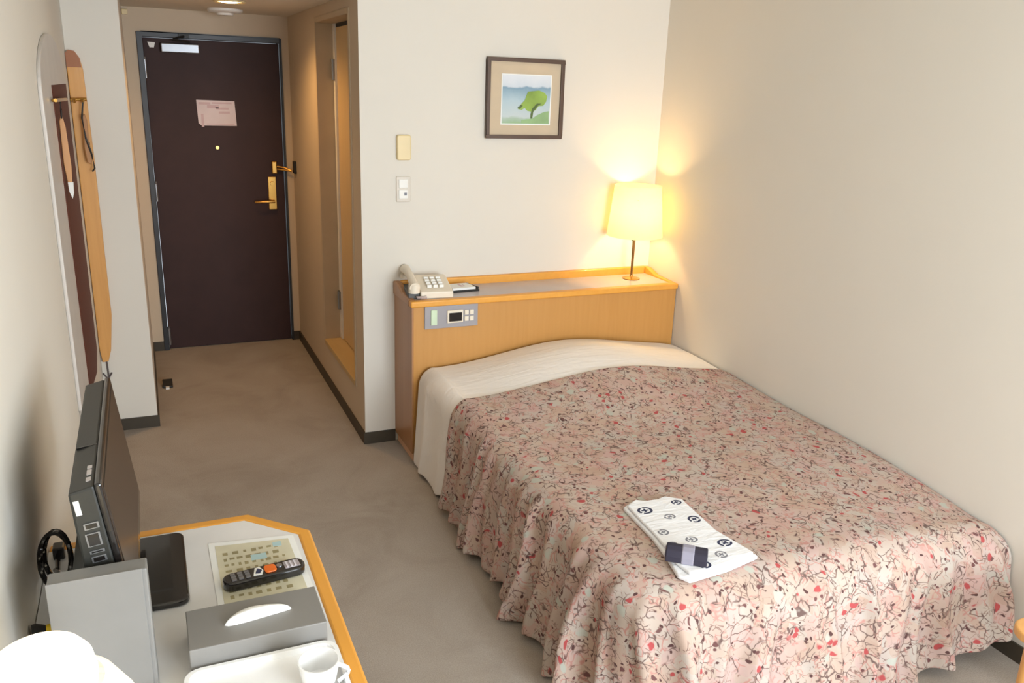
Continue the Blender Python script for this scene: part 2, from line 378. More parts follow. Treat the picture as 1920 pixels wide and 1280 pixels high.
# ------------------------------------------------------------------ picture, switch plates
t = thing('framed_picture', 'brown framed landscape print with a green tree on the wall above the bed', 'picture', (.82, 0, 1.72))
px0, px1, pz0, pz1 = .613, 1.023, 1.531, 1.908
fw = .018
MB().box(px0, px1, -.024, 0, pz1-fw, pz1).box(px0, px1, -.024, 0, pz0, pz0+fw).box(px0, px0+fw, -.024, 0, pz0+fw, pz1-fw).box(px1-fw, px1, -.024, 0, pz0+fw, pz1-fw).build('frame', plain('dark_brown_frame', lin((88, 66, 52)), .4), t, bevel=.002)
MB().box(px0+fw, px1-fw, -.012, -.004, pz0+fw, pz1-fw).build('mat_board', plain('beige_mat', lin((206, 186, 158)), .8), t)
ax0, ax1, az0, az1 = .690, .958, 1.597, 1.835
MB().box(ax0, ax1, -.0135, -.012, az0, az1).build('print_border', PAPER, t)
def picture_mat():
    q = NT('landscape_print'); co = q.coord(); s = q.add('ShaderNodeSeparateXYZ'); q.link(co, s.inputs[0])
    n = q.add('ShaderNodeTexNoise', i_Scale=14.0, i_Detail=4.0); q.link(co, n.inputs['Vector'])
    a = q.add('ShaderNodeMath', operation='MULTIPLY_ADD'); q.link(n.outputs[0], a.inputs[0]); a.inputs[1].default_value = .05; q.link(s.outputs[2], a.inputs[2])
    mr = q.add('ShaderNodeMapRange', i_From_Min=1.625, i_From_Max=1.862); q.link(a.outputs[0], mr.inputs[0])
    c = q.ramp(mr.outputs[0], [(.0, lin((150, 182, 136))), (.10, lin((170, 190, 170))), (.16, lin((196, 206, 206))), (.45, lin((178, 198, 206))), (.62, lin((150, 176, 190))), (.72, lin((128, 158, 178))), (.76, lin((206, 214, 222))), (1, lin((226, 228, 232)))])
    q.link(c, q.b.inputs['Base Color']); q.b.inputs['Roughness'].default_value = .5; return q.m
MB().box(ax0+.006, ax1-.006, -.0145, -.0135, az0+.006, az1-.006).build('print', picture_mat(), t)
def blob(pts, y, th=.0008):
    return MB().prism(pts, y-th, y, 'y')
LEAF = plain('leaf_green_paint', lin((140, 168, 78)), .7, noise=.25); LEAFD = plain('dark_green_paint', lin((86, 104, 58)), .7, noise=.2); FIELD = plain('field_green_paint', lin((150, 182, 130)), .7, noise=.15)
blob([(.80, 1.606), (.948, 1.606), (.948, 1.665), (.92, 1.66), (.885, 1.645), (.86, 1.628), (.80, 1.622)], -.0145).build('painted_field', FIELD, t)
tr = blob([(.778, 1.672), (.80, 1.668), (.815, 1.678), (.83, 1.664), (.856, 1.66), (.874, 1.668), (.89, 1.688), (.915, 1.69), (.93, 1.71), (.935, 1.735), (.92, 1.752), (.89, 1.762), (.855, 1.758), (.83, 1.755), (.822, 1.735), (.815, 1.715), (.80, 1.70)], -.0153).build('painted_tree', LEAF, t)
blob([(.775, 1.676), (.79, 1.672), (.805, 1.688), (.795, 1.692)], -.0161).build('painted_bough', LEAFD, tr)
MB().prism([(.848, 1.628), (.858, 1.628), (.862, 1.66), (.885, 1.69), (.905, 1.70), (.88, 1.70), (.856, 1.675), (.848, 1.65)], -.0169, -.0161, 'y').build('painted_trunk', LEAFD, tr)

t = thing('thermostat_cover', 'blank cream rounded cover plate above the light switch on the wall', 'wall plate', (.203, 0, 1.485))
MB().prism(rrect(.170, .237, 1.427, 1.543, .01), -.022, 0, 'y').build('cover', IVORY, t, bevel=.005)
t = thing('light_switch', 'white light switch plate on the wall below the blank cream cover', 'switch', (.203, 0, 1.29))
MB().prism(rrect(.168, .238, 1.231, 1.351, .006), -.008, 0, 'y').build('plate', plain('switch_white', lin((214, 204, 190)), .4), t, bevel=.003)
MB().box(.180, .224, -.012, -.006, 1.297, 1.338).build('rocker', WHITE, t, bevel=.002)
MB().box(.180, .224, -.011, -.006, 1.246, 1.288).build('rocker', WHITE, t, bevel=.002)
MB().box(.206, .218, -.0125, -.011, 1.262, 1.276).build('indicator', GREYINK, t)

# ------------------------------------------------------------------ headboard
HX0, HX1, HD_, HZ = .157, 1.612, -.300, .815
t = thing('headboard', 'honey wood headboard cabinet with grey top standing behind the bed', 'headboard', ((HX0+HX1)/2, -.15, 0))
MB().box(HX0+.006, HX1, HD_+.006, -.001, .05, HZ-.03).build('body', WOOD, t, bevel=.004)
MB().box(HX0, HX0+.008, HD_+.004, -.001, .05, HZ-.03).build('side_panel', WOODSIDE, t)
MB().box(HX0+.012, HX1, HD_+.02, -.01, 0, .05).build('plinth', PEACH, t)
# wooden edging of the top: flush at the front, rising towards the wall
e = MB()
e.box(HX0-.008, HX1, HD_-.010, HD_+.028, HZ-.03, HZ)
for xa, xb in ((HX1-.03, HX1),):
    e.prism([(HD_+.028, HZ-.03), (-.001, HZ-.03), (-.001, HZ+.034), (-.05, HZ+.03), (-.12, HZ+.008), (HD_+.028, HZ)], xa, xb, 'x')
e.box(HX0+.026, HX1-.03, -.024, -.001, HZ-.03, HZ+.034)
e.build('edging', EDGE, t, bevel=.007, seg=3)
MB().prism([(HD_+.028, HZ-.034), (-.001, HZ-.034), (-.001, HZ+.034), (-.06, HZ+.034), (-.10, HZ+.026), (-.15, HZ+.008), (HD_+.028, HZ)], HX0-.008, HX0+.026, 'x').build('side_lip', WOODSIDE, t, bevel=.008, seg=3)
MB().box(HX0+.026, HX1-.03, HD_+.028, -.024, HZ-.03, HZ-.004).build('top_panel', HLAM, t)
p = MB().box(.217, .482, HD_-.004, HD_+.01, .676, .786).build('control_panel', PANELG, t, bevel=.003)
MB().box(.246, .276, HD_-.010, HD_-.003, .695, .768).build('rocker_switch', PALEGR, p, bevel=.002)
ck = MB().box(.325, .405, HD_-.012, HD_-.003, .700, .762).build('clock_bezel', CREAM, p, bevel=.004)
MB().box(.334, .397, HD_-.014, HD_-.0115, .709, .750).build('clock_display', BLACK, ck)
for k in range(2):
    for q in range(2):
        MB().box(.413+.026*k, .433+.026*k, HD_-.010, HD_-.003, .705+.03*q, .728+.03*q).build('button', CREAM, p, bevel=.002)

# ------------------------------------------------------------------ bed
BX0, BX1, BY0, BY1 = .185, XW-.006, -.315, -2.335
t = thing('bed', 'low bed under the floral bedspread, head against the wooden headboard', 'bed', ((BX0+BX1)/2, -1.3, 0))
MB().box(BX0+.04, BX1-.03, BY1+.10, BY0-.01, .06, .22).build('base', WOOD, t, bevel=.01)
mt = MB().prism(rrect(BX0+.03, BX1-.025, BY1+.08, BY0-.01, .1), .22, .425, 'z').build('mattress', SHEET, t, bevel=.04, seg=3)
lg = [(BX0+.1, BY0-.1), (BX0+.1, BY1+.2), (BX1-.1, BY0-.1), (BX1-.1, BY1+.2)]
for x_, y_ in lg: MB().lathe([(0, 0), (.025, 0), (.028, .06), (0, .06)], (x_, y_, 0), 16).build('leg', MATT, t)
def ztop(x, y):
    if y > -.50: g = .80 + .20*max(0, min(1, (-.31-y)/.19))**.7
    elif y > -1.35: g = .5 + .5*cos(pi*((-.5-y)/.85)**1.0)
    else: g = 0
    k = max(0, min(1, (-1.45-y)/.80)); w = max(0, min(1, (x-1.05)/.55))
    return .462 + .125*exp(-((x-.95)/.54)**2)*g - .062*k*k*w
def cloth(name, mat, ya, yb, foot, off, seed, amp, hem, wallz, nside, rnd=.30, flare=.03, tilt=0):
    """A cover lying on the bed: flat core plus a skirt falling down the open side (and the foot)."""
    rng = random.Random(seed)
    R = .22; rho = .08
    xi = BX0 + R - .03
    yi = yb + R if foot else yb
    nx, nd = 72, 30
    ny = max(8, int((ya-yi)/.018))
    drop_len = .462 + off - hem
    # radial profile: (out, down) by distance
    edge = R - .03
    def profile(rho):
        prof = [((edge-rho)*k/6, 0.0) for k in range(6)]
        for k in range(8):
            a = pi/2*k/8; prof.append((edge - rho + rho*sin(a), rho*(1-cos(a))))
        m = nd - 14
        for k in range(m+1): prof.append((edge, rho + (drop_len-rho)*k/m))
        return prof
    # pleats along the skirt
    plen = (ya-yi) + pi/2*R + (BX1-xi)
    npl = int(plen/.115) if foot else 5
    pl = []
    for k in range(npl):
        pl.append(((k+.5+rng.uniform(-.35, .35))*plen/npl, rng.uniform(.016, .036), rng.uniform(.35, 1.4)))
    def pleat(s, dn):
        q = max(0, dn-.015)/(drop_len-.015)
        v = 0
        for c_, w_, h_ in pl:
            w2 = w_*(1 + .25*q)
            v += h_*exp(-((s-c_ + .02*sin(6*q+c_*9))/w2)**2)
        v -= .35
        return amp*v*q**.6 + .006*sin(31*s+seed)*q + flare*q
    def hemz(s): return .014*sin(9*s+seed) + .014*sin(23*s+1.3*seed)
    V = []; F = []
    def vert(p): V.append(p); return len(V)-1
    xs = [BX1 - (BX1-xi)*i/nx for i in range(nx+1)]
    ys = [ya - (ya-yi)*j/ny for j in range(ny+1)]
    def top(x, y):
        z = ztop(x, y) + off
        dw = BX1 - x
        if dw < .10: z -= wallz*(1-dw/.10)**2
        z += .0025*sin(x*9+seed)*sin(y*6+seed*2)
        return z
    core = [[vert((x, y, top(x, y))) for x in xs] for y in ys]
    for j in range(ny):
        for i in range(nx): F.append((core[j][i], core[j+1][i], core[j+1][i+1], core[j][i+1]))
    def strip(bx, by, ux, uy, s, first):
        prof = profile(rho + .045*max(0, -uy))
        ids = [first]; zt = top(bx, by)
        for (o_, dn) in prof[1:]:
            q = dn/drop_len
            e_ = o_ + pleat(s, dn)
            x = bx+ux*e_; y = by+uy*e_
            zz = zt - dn*(zt-hem)/drop_len if dn > 0 else top(min(x, BX1), y)*.5 + zt*.5
            zz += hemz(s)*max(0, q)**2
            if uy < -.7 and BX1 - x < .24:      # foot end turned down next to the wall
                k = 1-(BX1-x)/.24; zz += .10*k*q
            ids.append(vert((min(x, BX1+.001), y, max(zz, .006))))
        return ids
    strips = []
    s = 0
    for j in range(ny+1):
        s = ya - ys[j]; strips.append(strip(xi, ys[j], -1, tilt*(1-j/ny), s, core[j][nx]))
    if foot:
        na = 36; s0 = s
        for k in range(1, na):
            a = pi/2*k/na; strips.append(strip(xi, yi, -cos(a), -sin(a), s0 + a*R, core[ny][nx]))
        s0 += pi/2*R
        for i in range(nx, -1, -1):
            strips.append(strip(xs[i], yi, 0, -1, s0 + (xi*-1 + xs[i]), core[ny][i]))
    for a, b in zip(strips, strips[1:]):
        for k in range(len(a)-1):
            q = [a[k], b[k], b[k+1], a[k+1]]
            q2 = []
            for z in q:
                if z not in q2: q2.append(z)
            F.append(tuple(q2))
    mb = MB(); mb.add(V, F, True)
    o = mb.build(name, mat, None, smooth=True)
    for p_ in o.data.polygons: p_.use_smooth = True
    so = o.modifiers.new('thick', 'SOLIDIFY'); so.thickness = .006; so.offset = -1
    sb = o.modifiers.new('sub', 'SUBSURF'); sb.levels = 1; sb.render_levels = 1
    return o
sh = cloth('bed_sheet', SHEET, -.318, -.86, False, .002, 3, .018, .02, .01, 0, flare=.035, tilt=0)
tag(sh, 'white sheet over the pillow end of the bed, hanging beside the headboard', 'sheet')
sp = cloth('bedspread', FLORAL, -.785, -2.355, True, .018, 8, .070, .026, .02, 0, flare=.06)
tag(sp, 'floral beige and red bedspread with gathered skirt draped over the bed', 'bedspread')

# ------------------------------------------------------------------ yukata and sash on the bed
def zb(x, y): return ztop(x, y) + .0195
t = thing('cotton_robe', 'folded white cotton robe with navy crests lying on the floral bedspread', 'robe', (.50, -2.0, zb(.5, -2.0)))
yl = [(.402, -1.825), (.45, -1.800), (.482, -1.818), (.53, -1.822), (.562, -1.812), (.615, -1.850), (.605, -1.95), (.597, -2.061), (.626, -2.214), (.50, -2.240), (.362, -2.250), (.345, -2.215), (.372, -2.11), (.388, -2.02), (.395, -1.92)]
zz = zb(.5, -2.05)
MB().prism(yl, zz, zz+.014, 'z').build('lower_fold', YUK, t, bevel=.005, seg=3)
yu = [(.410, -1.835), (.455, -1.808), (.482, -1.826), (.528, -1.830), (.560, -1.820), (.605, -1.856), (.597, -1.95), (.588, -2.061), (.615, -2.206), (.50, -2.228), (.372, -2.236), (.365, -2.14), (.385, -2.10), (.398, -2.00), (.402, -1.92)]
up = MB().prism(yu, zz+.014, zz+.024, 'z').build('upper_fold', YUK, t, bevel=.005, seg=3)
def ring(c, r, m, par):
    n = 20; w = r*.34; b = MB(); z = zz+.0242
    sq = random.uniform(.75, 1); ro = random.uniform(0, 3)
    vs = []
    for k in range(n):
        a = 2*pi*k/n
        for q in (r, r-w): vs.append((c[0]+q*cos(a+ro), c[1]+q*sq*sin(a+ro), z))
    fs = [(2*k, 2*((k+1) % n), 2*((k+1) % n)+1, 2*k+1) for k in range(n) if k not in (4, 11)]
    b.add(vs, fs)
    for k in range(2):
        a = ro + 1.1 + k*1.6
        d_ = Vector((cos(a), sin(a)*sq, 0)); n_ = Vector((-d_.y, d_.x, 0)).normalized()*r*.13; c_ = Vector((c[0], c[1], z+.0002*(k+1)))
        b.add([c_-d_*r*.45+n_, c_+d_*r*.5+n_, c_+d_*r*.5-n_, c_-d_*r*.45-n_], [(0, 1, 2, 3)])
    return b.build('crest', m, par)
for c_, r_, m_ in (((.445, -1.885), .026, NAVY), ((.572, -1.872), .018, NAVY), ((.498, -1.945), .020, GREYINK), ((.562, -1.985), .021, NAVY), ((.425, -2.02), .018, GREYINK), ((.412, -2.09), .017, GREYINK), ((.482, -2.085), .020, GREYINK), ((.565, -2.135), .024, NAVY), ((.515, -2.185), .019, GREYINK), ((.435, -2.212), .021, NAVY)):
    ring(c_, r_, m_, up)
t = thing('cloth_belt', 'dark navy cloth belt folded into a bundle on the white robe', 'belt', (.395, -2.165, zz+.024))
zo = zz+.0245
Mr = Matrix.Translation((.402, -2.172, zo)) @ Matrix.Rotation(radians(-38), 4, 'Z')
def loaf(L0, L1, w, h, m, name, par):
    prof = [(-w/2, 0), (-w/2, h*.45), (-w*.36, h*.85), (-w*.1, h), (w*.15, h), (w*.38, h*.82), (w/2, h*.4), (w/2, 0)]
    b = MB().prism(prof, L0, L1, 'x', Mr); return b.build(name, m, par, bevel=.004, seg=3)
loaf(-.058, .058, .062, .040, OBI, 'bundle', t)
loaf(-.014, .022, .065, .042, OBI2, 'wrapped_band', t)
MB().prism([(-.020, .008), (.016, .008), (.014, .028), (-.016, .028)], -.0605, -.057, 'x', Mr).build('folded_end', OBI2, t)

# ------------------------------------------------------------------ bedside lamp
LX, LY, LZ = 1.432, -.125, HZ-.004
t = thing('bedside_lamp', 'lit table lamp with yellow glowing drum shade standing on the headboard', 'lamp', (LX, LY, LZ))
MB().lathe([(0, 0), (.045, 0), (.047, .004), (.030, .010), (.010, .014), (.009, .02), (0, .02)], (LX, LY, LZ), 28).build('base', BRASS, t)
MB().tube([(LX, LY, LZ+.012), (LX, LY, LZ+.10), (LX, LY, LZ+.245)], [.0062, .007, .0085], 12).build('stem', plain('antique_brass', lin((130, 96, 48)), .35, .6), t)
MB().tube([(LX, LY, LZ+.215), (LX-.016, LY-.008, LZ+.213)], .007, 8).build('switch_knob', MATT, t)
LS0, LS1 = 1.045, 1.307
sd = MB().lathe([(.147, LS0), (.134, (LS0+LS1)/2), (.121, LS1)], (LX, LY, 0), 56).build('shade', SHADE, t)
sp_ = MB()
for a in (0, 2.094, 4.189): sp_.tube([(LX, LY, LS0+.14), (LX+.131*cos(a), LY+.131*sin(a), LS0+.2)], .0018, 6)
sp_.build('shade_spider', BRASS, sd)
MB().lathe([(0, LS0+.185), (.018, LS0+.178), (.028, LS0+.155), (.027, LS0+.135), (.017, LS0+.11), (.013, LS0+.085), (.013, LS0+.02), (0, LS0+.02)], (LX, LY, 0), 20).build('bulb', BULB, t)
lamp('bedside_bulb_light', 'POINT', (LX, LY, LS0+.15), 30, (1, .62, .25), shadow_soft_size=.032)

# ------------------------------------------------------------------ telephone and memo pad on the headboard
ZT = HZ-.004
t = thing('telephone', 'cream desk telephone with handset at the left end of the headboard', 'telephone', (.285, -.165, ZT))
Mt = Matrix.Translation((.285, -.155, ZT)) @ Matrix.Rotation(radians(-6), 4, 'Z') @ Matrix.Scale(1.12, 4)
MB().prism([(-.095, .0), (.095, 0), (.095, .062), (.06, .066), (-.06, .038), (-.095, .030)], -.055, .085, 'x', Mt).build('body', CREAM, t, bevel=.006, seg=3)
hs = MB(); N = 14; pts = []; rs = []
for k in range(N+1):
    u = k/N; pts.append(Mt @ Vector((-.083, -.112+.225*u, .054+.030*u+.012*sin(pi*u)))); rs.append(.019+.006*abs(2*u-1)**2.5)
hs.tube(pts, rs, 12).tube([Mt @ Vector((-.083, -.095, .030)), Mt @ Vector((-.083, -.095, .066))], .027, 14).tube([Mt @ Vector((-.083, .095, .050)), Mt @ Vector((-.083, .095, .066))], .027, 14)
hs.build('handset', CREAM, t)
MB().box(-.105, -.058, -.085, .085, .0, .026, Mt).build('cradle', plain('dark_cradle', lin((92, 92, 90)), .5), t, bevel=.004)
kp = MB()
for a in range(3):
    for b in range(4):
        kp.box(-.02+.026*a, -.002+.026*a, -.062+.026*b, -.046+.026*b, .040+.006*b, .052+.0055*b, Mt)
kp.build('keypad', WHITE, t)
cdp = []
for k in range(61):
    u = k/60; a = u*2*pi*10
    cdp.append((.19+.05*u, -.262-.006*sin(u*pi)+.0055*cos(a), ZT+.0115+.0055*sin(a)))
MB().tube(cdp, .002, 6).build('coiled_cord', plain('cord_cream', lin((226, 210, 206)), .5), t)
t = thing('memo_tray', 'black tray holding a white memo pad beside the telephone', 'memo pad', (.46, -.11, ZT))
Mp = Matrix.Translation((.462, -.120, ZT)) @ Matrix.Rotation(radians(4), 4, 'Z')
MB().box(-.075, .075, -.055, .055, 0, .010, Mp).build('tray', MATT, t, bevel=.003)
MB().box(-.066, .056, -.048, .048, .010, .020, Mp).build('pad', PAPER, t)
MB().box(-.01, .004, -.02, .03, .0200, .0204, Mp).box(.010, .016, -.015, .02, .0200, .0204, Mp).build('printed_mark', PINKINK, t)
MB().tube([Mp @ Vector((.050, .045, .016)), Mp @ Vector((.069, -.05, .016))], .005, 8).build('pen', MATT, t)

# ------------------------------------------------------------------ desk
DZ = .70
t = thing('desk', 'grey topped desk with orange wooden edge along the left wall', 'desk', (-.92, -2.6, 0))
out = [(XL+.002, -3.28), (-.618, -3.28), (-.618, -1.985), (-.752, -1.853), (XL+.002, -1.853)]
inn = [(XL+.002, -3.26), (-.650, -3.26), (-.650, -1.999), (-.765, -1.885), (XL+.002, -1.885)]
def rim(outer, inner, z0, z1):
    b = MB(); n = len(outer)
    vs = [(p[0], p[1], z) for z in (z0, z1) for p in outer] + [(p[0], p[1], z) for z in (z0, z1) for p in inner]
    fs = []
    for i in range(n-1):
        j = i+1
        fs += [(i, j, n+j, n+i), (2*n+j, 2*n+i, 3*n+i, 3*n+j), (n+i, n+j, 3*n+j, 3*n+i), (j, i, 2*n+i, 2*n+j)]
    fs += [(0, n, 3*n, 2*n), (n-1, 2*n+n-1, 3*n+n-1, n+n-1)]
    return b.add(vs, fs)
rim(out, inn, DZ-.035, DZ+.001).build('edging', EDGE, t, bevel=.006, seg=3)
MB().prism(inn, DZ-.03, DZ, 'z').build('top_panel', LAMIN, t)
MB().box(XL+.004, -.66, -1.93, -1.90, 0, DZ-.03).build('side_panel', WOOD, t)
MB().box(XL+.004, -.66, -3.24, -3.21, 0, DZ-.03).build('side_panel', WOOD, t)
MB().box(XL+.004, XL+.024, -3.21, -1.93, .25, DZ-.03).build('back_panel', WOOD, t)
dr = MB().box(-1.10, -.665, -2.95, -2.35, DZ-.13, DZ-.035).build('drawer', WOOD, t, bevel=.004)
MB().box(-.668, -.652, -2.71, -2.59, DZ-.09, DZ-.075).build('handle', BRASS, dr)

# ------------------------------------------------------------------ television
t = thing('television', 'flat black television on the desk seen from its left edge', 'television', (-1.06, -2.12, DZ))
TX, TYc, TW, TZ0, TZ1 = -1.035, -2.12, .575, .795, 1.10
tilt = radians(-7)
Mv = Matrix.Translation((TX+.036, TYc, TZ0)) @ Matrix.Rotation(tilt, 4, 'Y')
h_ = (TZ1-TZ0)/cos(tilt)
MB().box(-.012, 0, -TW/2, TW/2, 0, h_, Mv).build('bezel', BLACK, t, bevel=.004)
MB().box(-.004, .0012, -TW/2+.018, TW/2-.018, .026, h_-.016, Mv).build('screen', SCREEN, t)
MB().prism([(-.012, .004), (-.012, h_-.003), (-.054, h_-.008), (-.062, h_*.5), (-.088, h_*.44), (-.092, .05), (-.06, .004)], -TW/2+.003, TW/2-.003, 'y', Mv).build('rear_case', TVCASE, t, bevel=.004, seg=2)
MB().box(-.050, -.014, -TW/2+.19, -TW/2+.193, h_-.009, h_-.0035, Mv).build('case_seam', BLACK, t)
for (a, b, z0, z1) in ((-.050, -.041, .256, .284),):
    MB().box(a, b, -TW/2+.002, -TW/2+.005, z0, z1, Mv).build('white_sticker', WHITE, t)
for (a, z0, h) in ((-.044, .226, .012), (-.046, .192, .026), (-.046, .178, .006), (-.046, .160, .012)):
    po = MB().box(a, a+.024, -TW/2+.0005, -TW/2+.005, z0, z0+h, Mv).build('port_panel', STEEL, t)
    MB().box(a+.003, a+.021, -TW/2-.0005, -TW/2+.003, z0+.002, z0+h-.002, Mv).build('socket', BLACK, po)
MB().box(-.012, -.004, -TW/2+.01, TW/2-.01, 0, .004, Mv).build('lower_trim', STEEL, t)
lb = MB()
for k, w in enumerate((.014, .02, .012)): lb.box(-.026, -.018, -TW/2+.03+.026*k, -TW/2+.03+.026*k+w, h_-.006, h_-.0025, Mv)
lb.build('printed_mark', plain('pale_print', lin((196, 188, 186)), .5), t)
MB().prism(rrect(-1.135, -.910, -2.215, -1.915, .022), DZ+.001, DZ+.016, 'z').build('stand_base', BLACK, t, bevel=.005, seg=3)
MB().prism(rrect(-.015, .015, -.055, .055, .012), 0, .12, 'z', Matrix.Translation((-1.06, -2.08, DZ+.014))).build('stand_neck', BLACK, t)
cb = thing('power_cable', 'black cable looping behind the television next to the left wall', 'cable', (-1.16, -2.1, DZ))
pts = []
for k in range(40):
    u = k/39; a = .6 + u*2*pi*1.7
    pts.append((-1.160+.032*cos(a)*(1-.3*u), -2.12+.04*u+.02*sin(a), .80+.060*sin(a)*(1-.25*u)))
MB().tube(pts, .0055, 8).tube([pts[-1], (-1.17, -2.06, .75), (-1.175, -2.0, DZ+.008), (-1.18, -1.93, DZ+.008)], .0055, 8).build('loop', BLACK, cb)
MB().box(-1.19, -1.165, -1.93, -1.895, DZ, DZ+.03).build('plug', BLACK, cb, bevel=.004)

# ------------------------------------------------------------------ things on the desk
t = thing('upright_box', 'tall grey upright box standing on the desk in front of the television', 'box', (-1.055, -2.44, DZ))
MB().box(-1.133, -.977, -2.460, -2.420, DZ, .951).build('box_body', GREYBOX, t, bevel=.003)
MB().box(-1.134, -.985, -2.463, -2.4598, DZ+.002, .9535).build('front_flap', GREYBOX, t, bevel=.0012)

t = thing('tissue_box', 'grey tissue box with white tissue showing in its slot', 'tissue box', (-.795, -2.39, DZ))
Mx = Matrix.Translation((-.795, -2.388, DZ))
MB().box(-.127, .127, -.066, .064, 0, .060, Mx).build('carton', TISSUEBOX, t, bevel=.002)
sl = [(-.068, -.014), (-.045, .010), (-.015, .020), (.02, .018), (.05, .012), (.070, .004), (.072, -.002), (.04, -.006), (0, -.012), (-.04, -.017)]
n = len(sl); vs = []
for k, sc in enumerate((1, .9, .6, .2)):
    for q in sl: vs.append(Mx @ Vector((q[0]*sc, q[1]*sc - .002*k, .0602 + (0, .012, .020, .023)[k])))
fs = [(k*n+i, k*n+(i+1) % n, (k+1)*n+(i+1) % n, (k+1)*n+i) for k in range(3) for i in range(n)] + [tuple(range(3*n, 4*n))]
MB().add(vs, fs, True).build('tissue', PAPER, t, sub=1)

# leaflet and remote control
t = thing('leaflet', 'laminated channel leaflet with faded print lying under the remote control', 'leaflet', (-.756, -2.1, DZ))
lf = [(-.858, -1.972), (-.662, -1.998), (-.655, -2.30), (-.857, -2.27)]
MB().prism(lf, DZ+.0003, DZ+.0015, 'z').build('sheet', PAPER, t)
MB().prism([(-.844, -1.992), (-.676, -2.012), (-.668, -2.29), (-.844, -2.26)], DZ+.0015, DZ+.002, 'z').build('printed_area', plain('aged_print', lin((214, 208, 182)), .5, noise=.15), t)
pr = MB(); rng = random.Random(5)
for row in range(9):
    y_ = -2.03 - row*.026; x_ = -.83
    while x_ < -.70:
        w = rng.uniform(.006, .014); pr.box(x_, x_+w, y_-rng.uniform(.008, .014), y_, DZ+.002, DZ+.0023); x_ += w + rng.uniform(.005, .012)
pr.build('print_blocks', plain('brown_print', lin((168, 156, 116)), .6, noise=.3), t)
BLUEP = plain('blue_print', lin((176, 204, 206)), .6)
MB().box(-.77, -.735, -2.085, -2.06, DZ+.0022, DZ+.0026).build('blue_print', BLUEP, t)
MB().box(-.715, -.695, -2.04, -2.02, DZ+.0022, DZ+.0026).build('blue_print', BLUEP, t)

t = thing('remote_control', 'black television remote with an orange button lying on the leaflet', 'remote control', (-.752, -2.175, DZ+.0024))
Mq = Matrix.Translation((-.752, -2.172, DZ+.0027)) @ Matrix.Rotation(radians(6), 4, 'Z')
MB().prism(rrect(-.090, .090, -.0235, .0235, .022), 0, .022, 'z', Mq).build('case', BLACK, t, bevel=.005, seg=3)
bt = MB()
for k in range(3):
    for q in range(3): bt.box(-.072+.015*k, -.062+.015*k, -.014+.0105*q, -.0065+.0105*q, .022, .0245, Mq)
bt.build('number_buttons', plain('grey_button', lin((112, 108, 106)), .5), t)
MB().prism([(-.026, -.012), (-.018, .014), (-.008, .016), (-.002, 0), (-.008, -.015)], .0218, .0242, 'z', Mq).build('white_button_cluster', WHITE, t)
MB().prism([(-.021, -.008), (-.013, .010), (-.005, 0), (-.012, -.011)], .0242, .0252, 'z', Mq).build('navy_button', NAVY, t)
MB().prism(rrect(.0, .026, -.015, .015, .008), .0218, .0255, 'z', Mq).build('orange_button', ORANGE, t, bevel=.002)
MB().lathe([(.007, .0218), (.0065, .0245), (0, .025)], (0, 0, 0), 16, Mq.to_3x3()).build('grey_button', STEEL, t).location = Mq @ Vector((.034, .004, 0)) - Vector(t.location)*0
MB().box(.044, .078, -.014, .014, .0218, .0232, Mq).build('label_plate', plain('silver_label', lin((170, 160, 162)), .4), t, bevel=.001)
bl = MB()
for k in range(3): bl.box(.048+.009*k, .052+.009*k, -.012, .012, .0232, .0245, Mq)
bl.build('small_buttons', plain('pale_button', lin((206, 200, 206)), .5), t)

# tray and cup
t = thing('serving_tray', 'white tray in the desk corner at the lower edge of the photo', 'tray', (-.79, -2.60, DZ))
Ms = Matrix.Translation((-.79, -2.60, DZ)) @ Matrix.Rotation(0, 4, 'Z')
MB().prism(rrect(-.145, .135, -.14, .137, .03), .001, .012, 'z', Ms).build('tray_floor', TRAYW, t, bevel=.003)
oo = rrect(-.145, .135, -.14, .137, .03); ii = rrect(-.137, .127, -.132, .129, .025)
b = MB(); n = len(oo)
b.add([Ms @ Vector((p[0], p[1], z)) for z in (.012, .026) for p in oo] + [Ms @ Vector((p[0], p[1], z)) for z in (.012, .026) for p in ii],
      [q for i in range(n) for j in [(i+1) % n] for q in ((i, j, n+j, n+i), (2*n+i, 3*n+i, 3*n+j, 2*n+j), (n+i, n+j, 3*n+j, 3*n+i))])
b.build('tray_rim', TRAYW, t)
t = thing('teacup', 'white porcelain teacup standing on the white tray', 'cup', (-.704, -2.55, DZ+.012))
MB().lathe([(0, .004), (.020, .0), (.022, .004), (.030, .02), (.035, .045), (.037, .062), (.0345, .062), (.032, .045), (.027, .02), (0, .010)], (-.708, -2.580, DZ+.0125), 36).build('bowl', GLASSW, t)
hp = [(-.708+.034+.020*sin(pi*k/8), -2.580, DZ+.018+.038*k/8) for k in range(9)]
MB().tube(hp, .004, 8).build('handle', GLASSW, t)

